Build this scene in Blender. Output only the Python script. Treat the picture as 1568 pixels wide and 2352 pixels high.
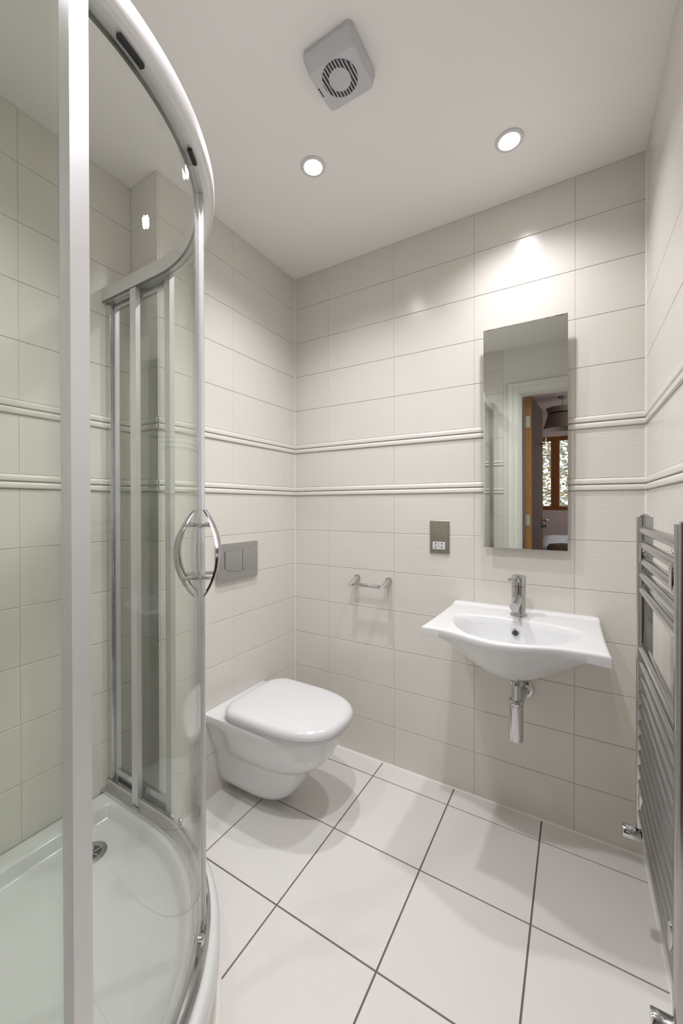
import bpy, bmesh, math, random
from mathutils import Vector, Matrix
random.seed(4)
for o in list(bpy.data.objects): bpy.data.objects.remove(o)
SC = bpy.context.scene
COL = SC.collection
pi = math.pi
R = math.radians

# ------------------------------------------------------------------ camera
FPX, YAW, PITCH, ROLL = 905.82, 31.008, -0.312, -0.093
cam_d = bpy.data.cameras.new('camera'); cam = bpy.data.objects.new('camera', cam_d); COL.objects.link(cam)
cam_d.sensor_fit = 'HORIZONTAL'; cam_d.sensor_width = 36.0; cam_d.lens = 36.0*FPX/1568
cam_d.shift_x = 8.065/1568; cam_d.shift_y = -10.124/1568
cam_d.clip_start = 0.01; cam_d.clip_end = 100
_y, _p, _r = R(YAW), R(PITCH), R(ROLL)
_F = Vector((-math.sin(_y), math.cos(_y), 0)); _R = Vector((math.cos(_y), math.sin(_y), 0)); _U = Vector((0, 0, 1))
_F2 = _F*math.cos(_p)+_U*math.sin(_p); _U2 = _U*math.cos(_p)-_F*math.sin(_p)
_R3 = _R*math.cos(_r)+_U2*math.sin(_r); _U3 = _U2*math.cos(_r)-_R*math.sin(_r)
m = Matrix((_R3, _U3, -_F2)).transposed().to_4x4(); m.translation = Vector((1.2798, -1.6846, 1.2027))
cam.matrix_world = m
SC.camera = cam

# ------------------------------------------------------------------ world, exposure
EXPOSURE = 0.0
SPOT_W = 38.5
WORLD = 4.0
SC.view_settings.view_transform = 'Standard'; SC.view_settings.look = 'None'
SC.view_settings.exposure = EXPOSURE; SC.view_settings.gamma = 1; SC.view_settings.use_curve_mapping = False
w = bpy.data.worlds.new('sky'); SC.world = w; w.use_nodes = True
w.node_tree.nodes['Background'].inputs[0].default_value = (0.90, 0.94, 1.0, 1)
w.node_tree.nodes['Background'].inputs[1].default_value = WORLD

# ------------------------------------------------------------------ dimensions
H = 2.4; W = 1.486; XS = -0.16; YB = -1.80; YR = -0.805
TH = 0.1791; TW = 0.3558
ROWS = [0.0, 0.0003, 0.1795, 0.3586, 0.5377, 0.7168, 0.8959, 1.075, 1.2541]
D2 = (1.2541, 1.2985); D1 = (1.4776, 1.5225)
LIGHTS = [(0.486, -0.530), (1.093, -0.280), (0.93, -1.17), (0.33, -1.45)]  # last entry is an added, unseen lamp over the shower

# ------------------------------------------------------------------ materials
def nt(name):
    mt = bpy.data.materials.new(name); mt.use_nodes = True
    return mt, mt.node_tree, mt.node_tree.nodes['Principled BSDF']
def mat(name, col, rough=0.5, metal=0.0, spec=0.5, coat=0.0, bump=None, vary=None, em=None, sheen=0):
    mt, t, b = nt(name)
    b.inputs['Base Color'].default_value = (*col, 1); b.inputs['Roughness'].default_value = rough
    b.inputs['Metallic'].default_value = metal; b.inputs['Specular IOR Level'].default_value = spec
    b.inputs['Coat Weight'].default_value = coat; b.inputs['Coat Roughness'].default_value = 0.04
    g = t.nodes.new('ShaderNodeNewGeometry')
    if vary:
        n = t.nodes.new('ShaderNodeTexNoise'); n.inputs['Scale'].default_value = vary[0]; n.inputs['Detail'].default_value = 4
        mp = t.nodes.new('ShaderNodeMapping'); mp.inputs['Scale'].default_value = vary[3] if len(vary) > 3 else (1, 1, 1)
        t.links.new(g.outputs['Position'], mp.inputs[0]); t.links.new(mp.outputs[0], n.inputs['Vector'])
        mx = t.nodes.new('ShaderNodeMix'); mx.data_type = 'RGBA'
        mx.inputs[6].default_value = (*col, 1); mx.inputs[7].default_value = (*vary[1], 1)
        r = t.nodes.new('ShaderNodeMapRange'); r.inputs[1].default_value = 0.5-vary[2]; r.inputs[2].default_value = 0.5+vary[2]
        t.links.new(n.outputs['Fac'], r.inputs[0]); t.links.new(r.outputs[0], mx.inputs[0]); t.links.new(mx.outputs[2], b.inputs['Base Color'])
    if bump:
        n = t.nodes.new('ShaderNodeTexNoise'); n.inputs['Scale'].default_value = bump[0]; n.inputs['Detail'].default_value = 3
        mp = t.nodes.new('ShaderNodeMapping'); mp.inputs['Scale'].default_value = bump[3] if len(bump) > 3 else (1, 1, 1)
        t.links.new(g.outputs['Position'], mp.inputs[0]); t.links.new(mp.outputs[0], n.inputs['Vector'])
        bp = t.nodes.new('ShaderNodeBump'); bp.inputs['Strength'].default_value = bump[1]; bp.inputs['Distance'].default_value = bump[2]
        t.links.new(n.outputs['Fac'], bp.inputs['Height']); t.links.new(bp.outputs[0], b.inputs['Normal'])
    if em:
        b.inputs['Emission Color'].default_value = (*em[0], 1); b.inputs['Emission Strength'].default_value = em[1]
    return mt
def glass(name, tint):
    mt = bpy.data.materials.new(name); mt.use_nodes = True; t = mt.node_tree; t.nodes.clear()
    out = t.nodes.new('ShaderNodeOutputMaterial'); mix = t.nodes.new('ShaderNodeMixShader')
    tr = t.nodes.new('ShaderNodeBsdfTransparent'); tr.inputs[0].default_value = (*tint, 1)
    gl = t.nodes.new('ShaderNodeBsdfGlossy'); gl.inputs['Roughness'].default_value = 0.0
    g = t.nodes.new('ShaderNodeNewGeometry'); d = t.nodes.new('ShaderNodeVectorMath'); d.operation = 'DOT_PRODUCT'
    t.links.new(g.outputs['Normal'], d.inputs[0]); t.links.new(g.outputs['Incoming'], d.inputs[1])
    def mth(op, a, bv, rev=False):
        n = t.nodes.new('ShaderNodeMath'); n.operation = op
        i, j = (1, 0) if rev else (0, 1)
        t.links.new(a, n.inputs[i])
        if bv is not None: n.inputs[j].default_value = bv
        return n.outputs[0]
    a = mth('ABSOLUTE', d.outputs['Value'], None); a = mth('SUBTRACT', a, 1.0, True); a = mth('POWER', a, 5.0)
    a = mth('MULTIPLY', a, 0.96); a = mth('ADD', a, 0.04)
    t.links.new(a, mix.inputs[0]); t.links.new(tr.outputs[0], mix.inputs[1]); t.links.new(gl.outputs[0], mix.inputs[2])
    t.links.new(mix.outputs[0], out.inputs[0])
    return mt

M = {}
M['tile'] = mat('cream_tile', (0.76, 0.728, 0.675), 0.28, spec=0.4, bump=(9, 0.35, 0.0012, (1.2, 1.2, 26)), vary=(3, (0.74, 0.708, 0.655), 0.25))
M['tile_plain'] = mat('cream_tile_smooth', (0.76, 0.728, 0.675), 0.22, spec=0.45, bump=(14, 0.12, 0.001), vary=(3, (0.74, 0.708, 0.655), 0.25))
M['grout'] = mat('cream_grout', (0.80, 0.765, 0.71), 0.8, bump=(200, 0.2, 0.0005))
M['floor_tile'] = mat('floor_tile', (0.78, 0.755, 0.725), 0.22, spec=0.4, bump=(5, 0.08, 0.002), vary=(6, (0.76, 0.735, 0.705), 0.2))
M['floor_grout'] = mat('floor_grout', (0.19, 0.16, 0.14), 0.85, bump=(200, 0.2, 0.0005))
M['ceiling'] = mat('ceiling_paint', (0.935, 0.91, 0.90), 0.45, spec=0.3, bump=(60, 0.03, 0.001))
M['paint'] = mat('white_paint', (0.80, 0.79, 0.76), 0.5, bump=(80, 0.05, 0.001))
M['sealant'] = mat('white_sealant', (0.85, 0.83, 0.79), 0.4)
M['ceramic'] = mat('white_ceramic', (0.78, 0.78, 0.79), 0.12, spec=0.5, coat=0.5, vary=(5, (0.77, 0.77, 0.78), 0.2))
M['plastic'] = mat('white_plastic', (0.72, 0.72, 0.735), 0.2, spec=0.5, vary=(5, (0.71, 0.71, 0.725), 0.2))
M['acrylic'] = mat('white_acrylic', (0.69, 0.70, 0.69), 0.16, spec=0.5, coat=0.3, bump=(7, 0.05, 0.002))
M['fan_plastic'] = mat('fan_plastic', (0.60, 0.61, 0.64), 0.45, vary=(30, (0.58, 0.59, 0.62), 0.3))
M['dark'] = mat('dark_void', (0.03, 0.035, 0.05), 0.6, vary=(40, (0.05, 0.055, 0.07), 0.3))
M['chrome'] = mat('chrome', (0.62, 0.62, 0.63), 0.07, 1.0, vary=(12, (0.57, 0.57, 0.58), 0.3))
M['radchrome'] = mat('radiator_chrome', (0.50, 0.50, 0.51), 0.16, 1.0, vary=(12, (0.46, 0.46, 0.47), 0.3))
M['alu'] = mat('polished_aluminium', (0.72, 0.72, 0.73), 0.16, 1.0, vary=(20, (0.66, 0.66, 0.67), 0.3))
M['whitealu'] = mat('satin_white_aluminium', (0.76, 0.75, 0.765), 0.40, 0.6, vary=(20, (0.72, 0.71, 0.725), 0.3))
M['plate'] = mat('brushed_chrome', (0.56, 0.56, 0.56), 0.24, 1.0, bump=(30, 0.1, 0.0006, (1, 1, 30)), vary=(60, (0.50, 0.50, 0.50), 0.3, (1, 1, 20)))
M['nickel'] = mat('brushed_nickel', (0.46, 0.43, 0.38), 0.30, 1.0, bump=(30, 0.1, 0.0006, (30, 1, 1)), vary=(60, (0.40, 0.37, 0.33), 0.3, (20, 1, 1)))
M['seal'] = mat('grey_seal', (0.10, 0.11, 0.09), 0.4, vary=(30, (0.14, 0.14, 0.12), 0.3))
M['glass'] = glass('shower_glass', (0.966, 0.980, 0.962))
M['pane'] = glass('window_glass', (0.98, 0.99, 0.99))
M['tailpipe'] = mat('plated_tailpipe', (0.66, 0.64, 0.60), 0.25, 0.8, vary=(30, (0.6, 0.58, 0.54), 0.3))
M['bulb'] = mat('lit_lamp', (1, 1, 1), 0.5, em=((1, 0.98, 0.95), 40.0))
M['reflector_white'] = mat('lamp_reflector', (0.85, 0.85, 0.86), 0.35)  # plain white reflector around the lamp, emits nothing
M['oak'] = mat('oak_edge', (0.42, 0.20, 0.055), 0.45, vary=(20, (0.34, 0.15, 0.035), 0.25, (8, 8, 0.6)))
M['walnut'] = mat('dark_walnut', (0.10, 0.060, 0.050), 0.75, spec=0.15, vary=(20, (0.15, 0.10, 0.09), 0.2, (6, 6, 0.5)))
M['framewood'] = mat('window_wood', (0.27, 0.085, 0.02), 0.4, vary=(20, (0.20, 0.06, 0.015), 0.25, (5, 5, 0.6)))
M['mauve'] = mat('mauve_paint', (0.62, 0.49, 0.46), 0.8, vary=(3, (0.59, 0.46, 0.43), 0.3))
M['carpet'] = mat('brown_carpet', (0.22, 0.17, 0.14), 0.95, bump=(300, 0.4, 0.003))
M['linen'] = mat('white_linen', (0.80, 0.80, 0.86), 0.8, bump=(12, 0.3, 0.02, (1, 5, 1)))
M['fur'] = mat('brown_throw', (0.15, 0.10, 0.075), 0.95, bump=(250, 0.8, 0.01), vary=(40, (0.24, 0.17, 0.13), 0.3))
M['shade'] = mat('taupe_shade', (0.30, 0.225, 0.19), 0.8, bump=(300, 0.3, 0.001), vary=(8, (0.25, 0.185, 0.155), 0.3, (6, 6, 0.4)))
M['black'] = mat('black_metal', (0.03, 0.03, 0.03), 0.35, 0.6, vary=(30, (0.05, 0.05, 0.05), 0.3))
M['hinge'] = mat('hinge_steel', (0.55, 0.56, 0.50), 0.3, 0.8, vary=(30, (0.5, 0.5, 0.45), 0.3))
M['leaf'] = mat('leaves', (0.24, 0.26, 0.21), 0.8, vary=(1.3, (0.50, 0.36, 0.20), 0.12))
M['grass'] = mat('grass', (0.25, 0.30, 0.15), 0.9, bump=(40, 0.5, 0.02))
def mirror_mat():
    mt, t, b = nt('mirror_silver')
    b.inputs['Metallic'].default_value = 1; b.inputs['Roughness'].default_value = 0.0
    g = t.nodes.new('ShaderNodeNewGeometry'); s = t.nodes.new('ShaderNodeSeparateXYZ'); t.links.new(g.outputs['Position'], s.inputs[0])
    n = t.nodes.new('ShaderNodeTexNoise'); n.inputs['Scale'].default_value = 38; t.links.new(g.outputs['Position'], n.inputs['Vector'])
    r1 = t.nodes.new('ShaderNodeMapRange'); r1.inputs[1].default_value = 1.893-0.016; r1.inputs[2].default_value = 1.893; t.links.new(s.outputs['Z'], r1.inputs[0])
    r0 = t.nodes.new('ShaderNodeMapRange'); r0.inputs[1].default_value = 1.19; r0.inputs[2].default_value = 1.23; t.links.new(s.outputs['X'], r0.inputs[0])
    a = t.nodes.new('ShaderNodeMath'); a.operation = 'MULTIPLY'; t.links.new(r1.outputs[0], a.inputs[0]); t.links.new(n.outputs['Fac'], a.inputs[1])
    a2 = t.nodes.new('ShaderNodeMath'); a2.operation = 'MULTIPLY_ADD'; a2.inputs[1].default_value = 0.16; t.links.new(r0.outputs[0], a2.inputs[0]); t.links.new(a.outputs[0], a2.inputs[2])
    a3 = t.nodes.new('ShaderNodeMath'); a3.operation = 'MULTIPLY'; t.links.new(a2.outputs[0], a3.inputs[0]); t.links.new(r1.outputs[0], a3.inputs[1])
    r2 = t.nodes.new('ShaderNodeMapRange'); r2.inputs[1].default_value = 0.43; r2.inputs[2].default_value = 0.46; t.links.new(a3.outputs[0], r2.inputs[0])
    mx = t.nodes.new('ShaderNodeMix'); mx.data_type = 'RGBA'; mx.inputs[6].default_value = (0.77, 0.80, 0.755, 1); mx.inputs[7].default_value = (0.10, 0.06, 0.05, 1)
    t.links.new(r2.outputs[0], mx.inputs[0]); t.links.new(mx.outputs[2], b.inputs['Base Color'])
    sub = t.nodes.new('ShaderNodeMath'); sub.operation = 'SUBTRACT'; sub.inputs[0].default_value = 1; t.links.new(r2.outputs[0], sub.inputs[1]); t.links.new(sub.outputs[0], b.inputs['Metallic'])
    return mt
M['mirror'] = mirror_mat()

# ------------------------------------------------------------------ helpers
def tag(o, label=None, cat=None, group=None, kind=None):
    for k, v in (('label', label), ('category', cat), ('group', group), ('kind', kind)):
        if v: o[k] = v
    return o
def thing(name, loc, label=None, cat=None, group=None, kind=None):
    o = bpy.data.objects.new(name, None); COL.objects.link(o); o.location = loc; o.empty_display_size = 0.05
    o['_ox'], o['_oy'], o['_oz'] = loc
    return tag(o, label, cat, group, kind)
def obj(name, bm, mt, parent=None, smooth=None, origin=None):
    """bm verts are in world space; linked as ONE mesh object"""
    off = Vector((parent['_ox'], parent['_oy'], parent['_oz'])) if parent else Vector(origin or (0, 0, 0))
    bmesh.ops.recalc_face_normals(bm, faces=bm.faces)
    bmesh.ops.translate(bm, verts=bm.verts, vec=-off)
    me = bpy.data.meshes.new(name); bm.to_mesh(me); bm.free()
    ms = mt if isinstance(mt, (list, tuple)) else [mt]
    for q in ms: me.materials.append(q)
    o = bpy.data.objects.new(name, me); COL.objects.link(o)
    o['_ox'], o['_oy'], o['_oz'] = off
    if parent: o.parent = parent
    else: o.location = off
    if smooth is not None:
        for p in me.polygons: p.use_smooth = True
        me.set_sharp_from_angle(angle=R(smooth))
    return o
def struct(name, bm, mt, smooth=None):
    o = obj(name, bm, mt, None, smooth); o['kind'] = 'structure'; return o
def bx(bm, x0, x1, y0, y1, z0, z1, bevel=0.0, seg=2, mi=0):
    vs = [bm.verts.new((x, y, z)) for x in (x0, x1) for y in (y0, y1) for z in (z0, z1)]
    f = [(0, 1, 3, 2), (4, 6, 7, 5), (0, 4, 5, 1), (2, 3, 7, 6), (0, 2, 6, 4), (1, 5, 7, 3)]
    fs = [bm.faces.new([vs[i] for i in q]) for q in f]
    for q in fs: q.material_index = mi
    if bevel: bmesh.ops.bevel(bm, geom=list({e for q in fs for e in q.edges}), offset=bevel, segments=seg, affect='EDGES', profile=0.5)
def box(*a, **k):
    bm = bmesh.new(); bx(bm, *a, **k); return bm
def frame_of(d):
    d = d.normalized(); a = Vector((0, 0, 1)) if abs(d.z) < 0.9 else Vector((1, 0, 0))
    u = d.cross(a).normalized(); return u, d.cross(u).normalized()
def loft(bm, rings, close=True, caps=True, mi=0):
    vr = [[bm.verts.new(p) for p in r] for r in rings]
    n = len(vr[0])
    for a, b in zip(vr[:-1], vr[1:]):
        for i in range(n if close else n-1):
            j = (i+1) % n
            f = bm.faces.new((a[i], a[j], b[j], b[i])); f.material_index = mi
    if caps and close:
        for r, rv in ((vr[0], True), (vr[-1], False)):
            f = bm.faces.new(list(reversed(r)) if rv else r); f.material_index = mi
    return vr
def tube(bm, pts, rad, n=16, caps=True, flat=None):
    """pts: list of points; rad: number or list. flat: (ru,rv) ellipse factors"""
    pts = [Vector(p) for p in pts]; rings = []
    rr = rad if isinstance(rad, (list, tuple)) else [rad]*len(pts)
    u = None
    for i, p in enumerate(pts):
        d = (pts[min(i+1, len(pts)-1)]-pts[max(i-1, 0)])
        d.normalize()
        if u is None: u, v = frame_of(d)
        else:
            u = (u-d*u.dot(d)).normalized(); v = d.cross(u).normalized()
        fu, fv = flat or (1, 1)
        rings.append([p+u*(rr[i]*fu*math.cos(2*pi*k/n))+v*(rr[i]*fv*math.sin(2*pi*k/n)) for k in range(n)])
    loft(bm, rings, caps=caps)
def lathe(bm, base, axis, prof, n=32, caps=True):
    """prof: list of (radius, distance along axis)"""
    base = Vector(base); axis = Vector(axis).normalized(); u, v = frame_of(axis)
    rings = [[base+axis*d+u*(r*math.cos(2*pi*k/n))+v*(r*math.sin(2*pi*k/n)) for k in range(n)] for r, d in prof]
    loft(bm, rings, caps=caps)
def TB(*a, **k):
    bm = bmesh.new(); tube(bm, *a, **k); return bm
def LT(*a, **k):
    bm = bmesh.new(); lathe(bm, *a, **k); return bm
def rrect(w, h, r, n=5):
    """rounded rectangle outline, centred, ccw"""
    out = []
    for cx, cy, a0 in ((w/2-r, h/2-r, 0), (-w/2+r, h/2-r, 90), (-w/2+r, -h/2+r, 180), (w/2-r, -h/2+r, 270)):
        for k in range(n+1):
            a = R(a0+90*k/n); out.append((cx+r*math.cos(a), cy+r*math.sin(a)))
    return out
def arc(a0, a1, n): return [a0+(a1-a0)*i/n for i in range(n+1)]

# ------------------------------------------------------------------ tiled surfaces
def tiles(bm, O, U, V, N, us, vs, gap=0.0013, th=0.004, bev=0.0013, mi=0, mi2=None, plain=None, gu=None):
    """tiles (tops with chamfered edges) on plane O + u U + v V, standing th along N"""
    O, U, V, N = map(Vector, (O, U, V, N))
    for u0, u1 in us:
        for v0, v1 in vs:
            gu_ = gap if gu is None else gu; bu = bev if gu is None else bev*0.35
            a, b, c, d = u0+gu_/2, u1-gu_/2, v0+gap/2, v1-gap/2
            if b-a < 0.004 or d-c < 0.004: continue
            lo = [bm.verts.new(O+U*x+V*y) for x, y in ((a, c), (b, c), (b, d), (a, d))]
            md = [bm.verts.new(O+U*x+V*y+N*(th-bev*0.8)) for x, y in ((a, c), (b, c), (b, d), (a, d))]
            hi = [bm.verts.new(O+U*x+V*y+N*th) for x, y in ((a+bu, c+bev), (b-bu, c+bev), (b-bu, d-bev), (a+bu, d-bev))]
            k = mi if (plain is None or not plain(v0)) else mi2
            for i in range(4):
                j = (i+1) % 4
                bm.faces.new((lo[i], lo[j], md[j], md[i])).material_index = k
                bm.faces.new((md[i], md[j], hi[j], hi[i])).material_index = k
            bm.faces.new(hi).material_index = k
def spans(lo, hi, start, step):
    ks = [start+step*k for k in range(-12, 13)]
    ks = [lo]+[k for k in ks if lo+0.003 < k < hi-0.003]+[hi]
    return list(zip(ks[:-1], ks[1:]))
VSP = [(0.0, 0.1795)]+[(0.1795+TH*k, 0.1795+TH*(k+1)) for k in range(6)]+[(D2[1], D1[0])]+[(D1[1]+TH*k, min(H, D1[1]+TH*(k+1))) for k in range(5)]
T = 0.004
def plainrow(v): return v > 1.5 or v < 0.7
def wall_mesh(name, base, O, U, N, us, extra=None):
    bm = bmesh.new(); bx(bm, *base, mi=1)
    if extra:
        for e in extra: bx(bm, *e, mi=1)
    tiles(bm, O, U, (0, 0, 1), N, us, VSP, mi=0, mi2=2, plain=plainrow, gu=0.0004)
    return struct(name, bm, [M['tile'], M['grout'], M['tile_plain']])
# planes measured are tile faces, so backing sits T behind
wall_mesh('wall_back', (-0.30, W+0.30, T, 0.15, 0, H), (0, T, 0), (1, 0, 0), (0, -1, 0), spans(0, W, 0.2112, TW))
wall_mesh('wall_left', (-0.155, -T, -0.801, T, 0, H), (-T, 0, 0), (0, 1, 0), (1, 0, 0), spans(YR, 0, -0.4419, TW))
wall_mesh('wall_shower_return', (-0.16, -T-0.0005, YR+T, -0.795, 0, H), (0, YR+T, 0), (1, 0, 0), (0, -1, 0), [(XS, 0)])
wall_mesh('wall_shower_left', (-0.30, XS-T, YB-0.12, T, 0, H), (XS-T, 0, 0), (0, 1, 0), (1, 0, 0), spans(YB, YR, -1.158, TW))
wall_mesh('wall_right', (W+T, W+0.30, YB-0.12, T, 0, H), (W+T, 0, 0), (0, 1, 0), (-1, 0, 0), spans(YB, 0, -0.30, TW))
# wall with the doorway: tiled beside the shower, painted around the door
XT = 0.785; DX0, DX1, DH = 0.880, W, 2.06; YW = YB-0.12
bm = bmesh.new()
bx(bm, XS-T, XT, YW, YB-T, 0, H, mi=1)
tiles(bm, (0, YB-T, 0), (1, 0, 0), (0, 0, 1), (0, 1, 0), spans(XS, XT, 0.30, TW), VSP, mi=0, mi2=2, plain=plainrow, gu=0.0004)
bx(bm, XT+0.0002, DX0, YW, YB-T, 0, H, mi=3); bx(bm, DX0, DX1+T, YW, YB-T, DH, H, mi=3)
struct('wall_front', bm, [M['tile'], M['grout'], M['tile_plain'], M['paint']])
# listello strips: two ridges each
def dado(O, U, N, u0, u1, z0, z1, name):
    O, U, N = map(Vector, (O, U, N)); h = z1-z0; a = 0.0008
    bm = bmesh.new()
    prof = []
    for k in (0, 1):
        b = z0+h*k/2
        prof += [(b+a, -T), (b+a, 0.0008), (b+0.0035, 0.0055), (b+h*0.30, 0.0068), (b+h/2-0.0035, 0.0045), (b+h/2-a*0.5, 0.0005), (b+h/2-a*0.5, -T)]
    rings = [[O+U*u+Vector((0, 0, z))+N*d for z, d in prof] for u in (u0, u1)]
    loft(bm, rings)
    return struct(name, bm, M['tile_plain'], smooth=40)
n = 1
for (O, U, N, a, b) in (((0, 0, 0), (1, 0, 0), (0, -1, 0), 0.0, W), ((0, 0, 0), (0, 1, 0), (1, 0, 0), YR, 0.0), ((0, YR, 0), (1, 0, 0), (0, -1, 0), XS, 0.0),
                        ((XS, 0, 0), (0, 1, 0), (1, 0, 0), YB, YR), ((W, 0, 0), (0, 1, 0), (-1, 0, 0), YB, 0.0), ((0, YB, 0), (1, 0, 0), (0, 1, 0), XS, XT)):
    for z0, z1 in (D1, D2):
        dado(O, U, N, a, b, z0, z1, 'trim_%d' % n); n += 1
# floor: grout bed + tiles
bm = bmesh.new(); bx(bm, -0.30, W+0.15, YW, 0.15, -0.1, -T, mi=1)
tiles(bm, (0, 0, -T), (1, 0, 0), (0, 1, 0), (0, 0, 1), spans(XS, W, 0.5112, 0.3305), spans(YB-0.01, 0, -0.1072, 0.3305), gap=0.0050, bev=0.0006)
struct('floor', bm, [M['floor_tile'], M['floor_grout']])
struct('ceiling', box(-0.30, W+0.3, YW, 0.15, H, H+0.1), M['ceiling'])
bm = bmesh.new()
def fillet(bm, p, q, n1, n2, r=0.005):
    p, q, n1, n2 = map(Vector, (p, q, n1, n2))
    loft(bm, [[c, c+n1*r, c+(n1+n2)*r*0.35, c+n2*r] for c in (p, q)])
fillet(bm, (0, 0, 0), (W, 0, 0), (0, -1, 0), (0, 0, 1)); fillet(bm, (0, YR, 0), (0, 0, 0), (1, 0, 0), (0, 0, 1), 0.003)
fillet(bm, (W, YB, 0), (W, 0, 0), (-1, 0, 0), (0, 0, 1)); fillet(bm, (0, 0, 0), (0, 0, H), (1, 0, 0), (0, -1, 0), 0.003)
fillet(bm, (W, 0, 0), (W, 0, H), (-1, 0, 0), (0, -1, 0), 0.004)
struct('trim_%d' % n, bm, M['sealant'])

# ------------------------------------------------------------------ shower: plan path shared by tray and enclosure
CX, CY = 0.15, -1.43
def P(kind, v, r):
    if kind == 'a': return (v, CY+r)
    if kind == 'b': return (CX+r*math.cos(R(v)), CY+r*math.sin(R(v)))
    return (CX+r, v)
def path(a=None, b=None, c=None, nb=40):
    """a: (x0,x1) on the far straight, b: (deg0,deg1) down from 90, c: (y0,y1) on the near straight"""
    out = []
    if a: out += [('a', x) for x in arc(a[0], a[1], 4)]
    if b: out += [('b', t) for t in arc(b[0], b[1], nb)][(1 if a else 0):]
    if c: out += [('c', y) for y in arc(c[0], c[1], 4)][(1 if b else 0):]
    return out
def sweep(bm, prof, pth):
    loft(bm, [[(*P(k, v, r), z) for r, z in prof] for k, v in pth])
def SW(prof, pth):
    bm = bmesh.new(); sweep(bm, prof, pth); return bm
def rect(r0, r1, z0, z1, b=0.0):
    if not b: return [(r0, z0), (r1, z0), (r1, z1), (r0, z1)]
    return [(r0+b, z0), (r1-b, z0), (r1, z0+b), (r1, z1-b), (r1-b, z1), (r0+b, z1), (r0, z1-b), (r0, z0+b)]
XW = XS+0.0005; YWW = YB+0.0005
full = path((XW, CX), (90, 0), (CY, YWW), 56)
RT = 0.570
def outline(d):
    pts = [(x, CY+RT-d) for x in arc(XW+d, CX, 6)]
    pts += [(CX+(RT-d)*math.cos(R(t)), CY+(RT-d)*math.sin(R(t))) for t in arc(90, 0, 48)][1:]
    pts += [(CX+RT-d, y) for y in arc(CY, YWW+d, 6)][1:]
    x1 = CX+RT-d
    pts += [(x, YWW+d) for x in arc(x1, XW+d, 10)][1:]
    pts += [(XW+d, y) for y in arc(YWW+d, CY+RT-d, 10)][1:-1]
    return pts
TZ = 0.190
tray = thing('shower_tray', (0.28, -1.33, 0), 'white raised quadrant shower tray with curved front on the tiled floor', 'shower tray')
bm = bmesh.new()
lv = [(0.006, 0.128), (0.0015, 0.130), (0, 0.134), (0, 0.170), (0.004, 0.182), (0.012, TZ-0.0015), (0.022, TZ), (0.030, TZ+0.0005), (0.066, TZ), (0.074, TZ-0.002), (0.080, TZ-0.008), (0.088, 0.158), (0.094, 0.151), (0.104, 0.148), (0.13, 0.147), (0.22, 0.145)]
loft(bm, [[(x, y, z) for x, y in outline(d)] for d, z in lv])
obj('tray_body', bm, M['acrylic'], tray, 35)
bm = bmesh.new(); loft(bm, [[(x, y, z) for x, y in outline(d)] for d, z in ((0.008, 0.001), (0.008, 0.045), (0.012, 0.048), (0.012, 0.128))])
obj('riser_panel', bm, M['tile_plain'], tray, 30)
bm = bmesh.new()
loft(bm, [[(*P(k, v, r), z) for r, z in ((RT-0.008, 0.0005), (RT+0.004, 0.0005), (RT-0.002, 0.007), (RT-0.008, 0.010))] for k, v in full])
obj('floor_seal', bm, M['sealant'], tray, 40)
DXc, DYc = 0.020, -1.050
bm = LT((DXc, DYc, 0.1455), (0, 0, 1), [(0.044, 0), (0.044, 0.002), (0.040, 0.0035), (0.030, 0.0035), (0.028, 0.001)], n=40)
wst = obj('waste', bm, M['plate'], tray, 30)
bm = LT((DXc, DYc, 0.1462), (0, 0, 1), [(0.028, 0), (0.028, 0.0006)], n=32)
obj('waste_hole', bm, M['dark'], wst)
bm = bmesh.new()
for k in range(6):
    a = R(60*k+15); c, s = math.cos(a), math.sin(a)
    tube(bm, [(DXc+0.005*c, DYc+0.005*s, 0.148), (DXc+0.029*c, DYc+0.029*s, 0.148)], 0.0018, 6)
lathe(bm, (DXc, DYc, 0.1465), (0, 0, 1), [(0.007, 0), (0.007, 0.003)], n=16)
obj('waste_grid', bm, M['plate'], wst)

enc = thing('shower_enclosure', (0.28, -1.33, TZ), 'quadrant shower enclosure of curved sliding glass doors in chrome frame', 'shower enclosure')
ZR0, ZR1 = 1.896, 1.980
RF = 0.547                      # fixed panels
RD = 0.530                      # sliding doors
# top rail: bowed outer cover, inner track, capping
ell = [(0.546+0.0165*math.cos(R(t)), 1.953+0.027*math.sin(R(t))) for t in range(-90, 91, 15)]+[(0.5385, 1.980), (0.5385, 1.926)]
obj('top_rail', SW(ell, full), M['whitealu'], enc, 35)
obj('top_track', SW([(0.517, 1.928), (0.538, 1.928), (0.538, 1.970), (0.534, 1.973), (0.517, 1.973)], full), M['whitealu'], enc, 30)
obj('track_lip', SW([(RF-0.008, ZR0), (RF+0.004, ZR0), (RF+0.004, 1.9255), (RF-0.008, 1.9255)], path((XW+0.035, 0.165), None, None)), M['alu'], enc, 30)
obj('track_seal', SW(rect(0.5172, 0.5225, 1.9240, 1.9278), full), M['seal'], enc, 30)
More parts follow.
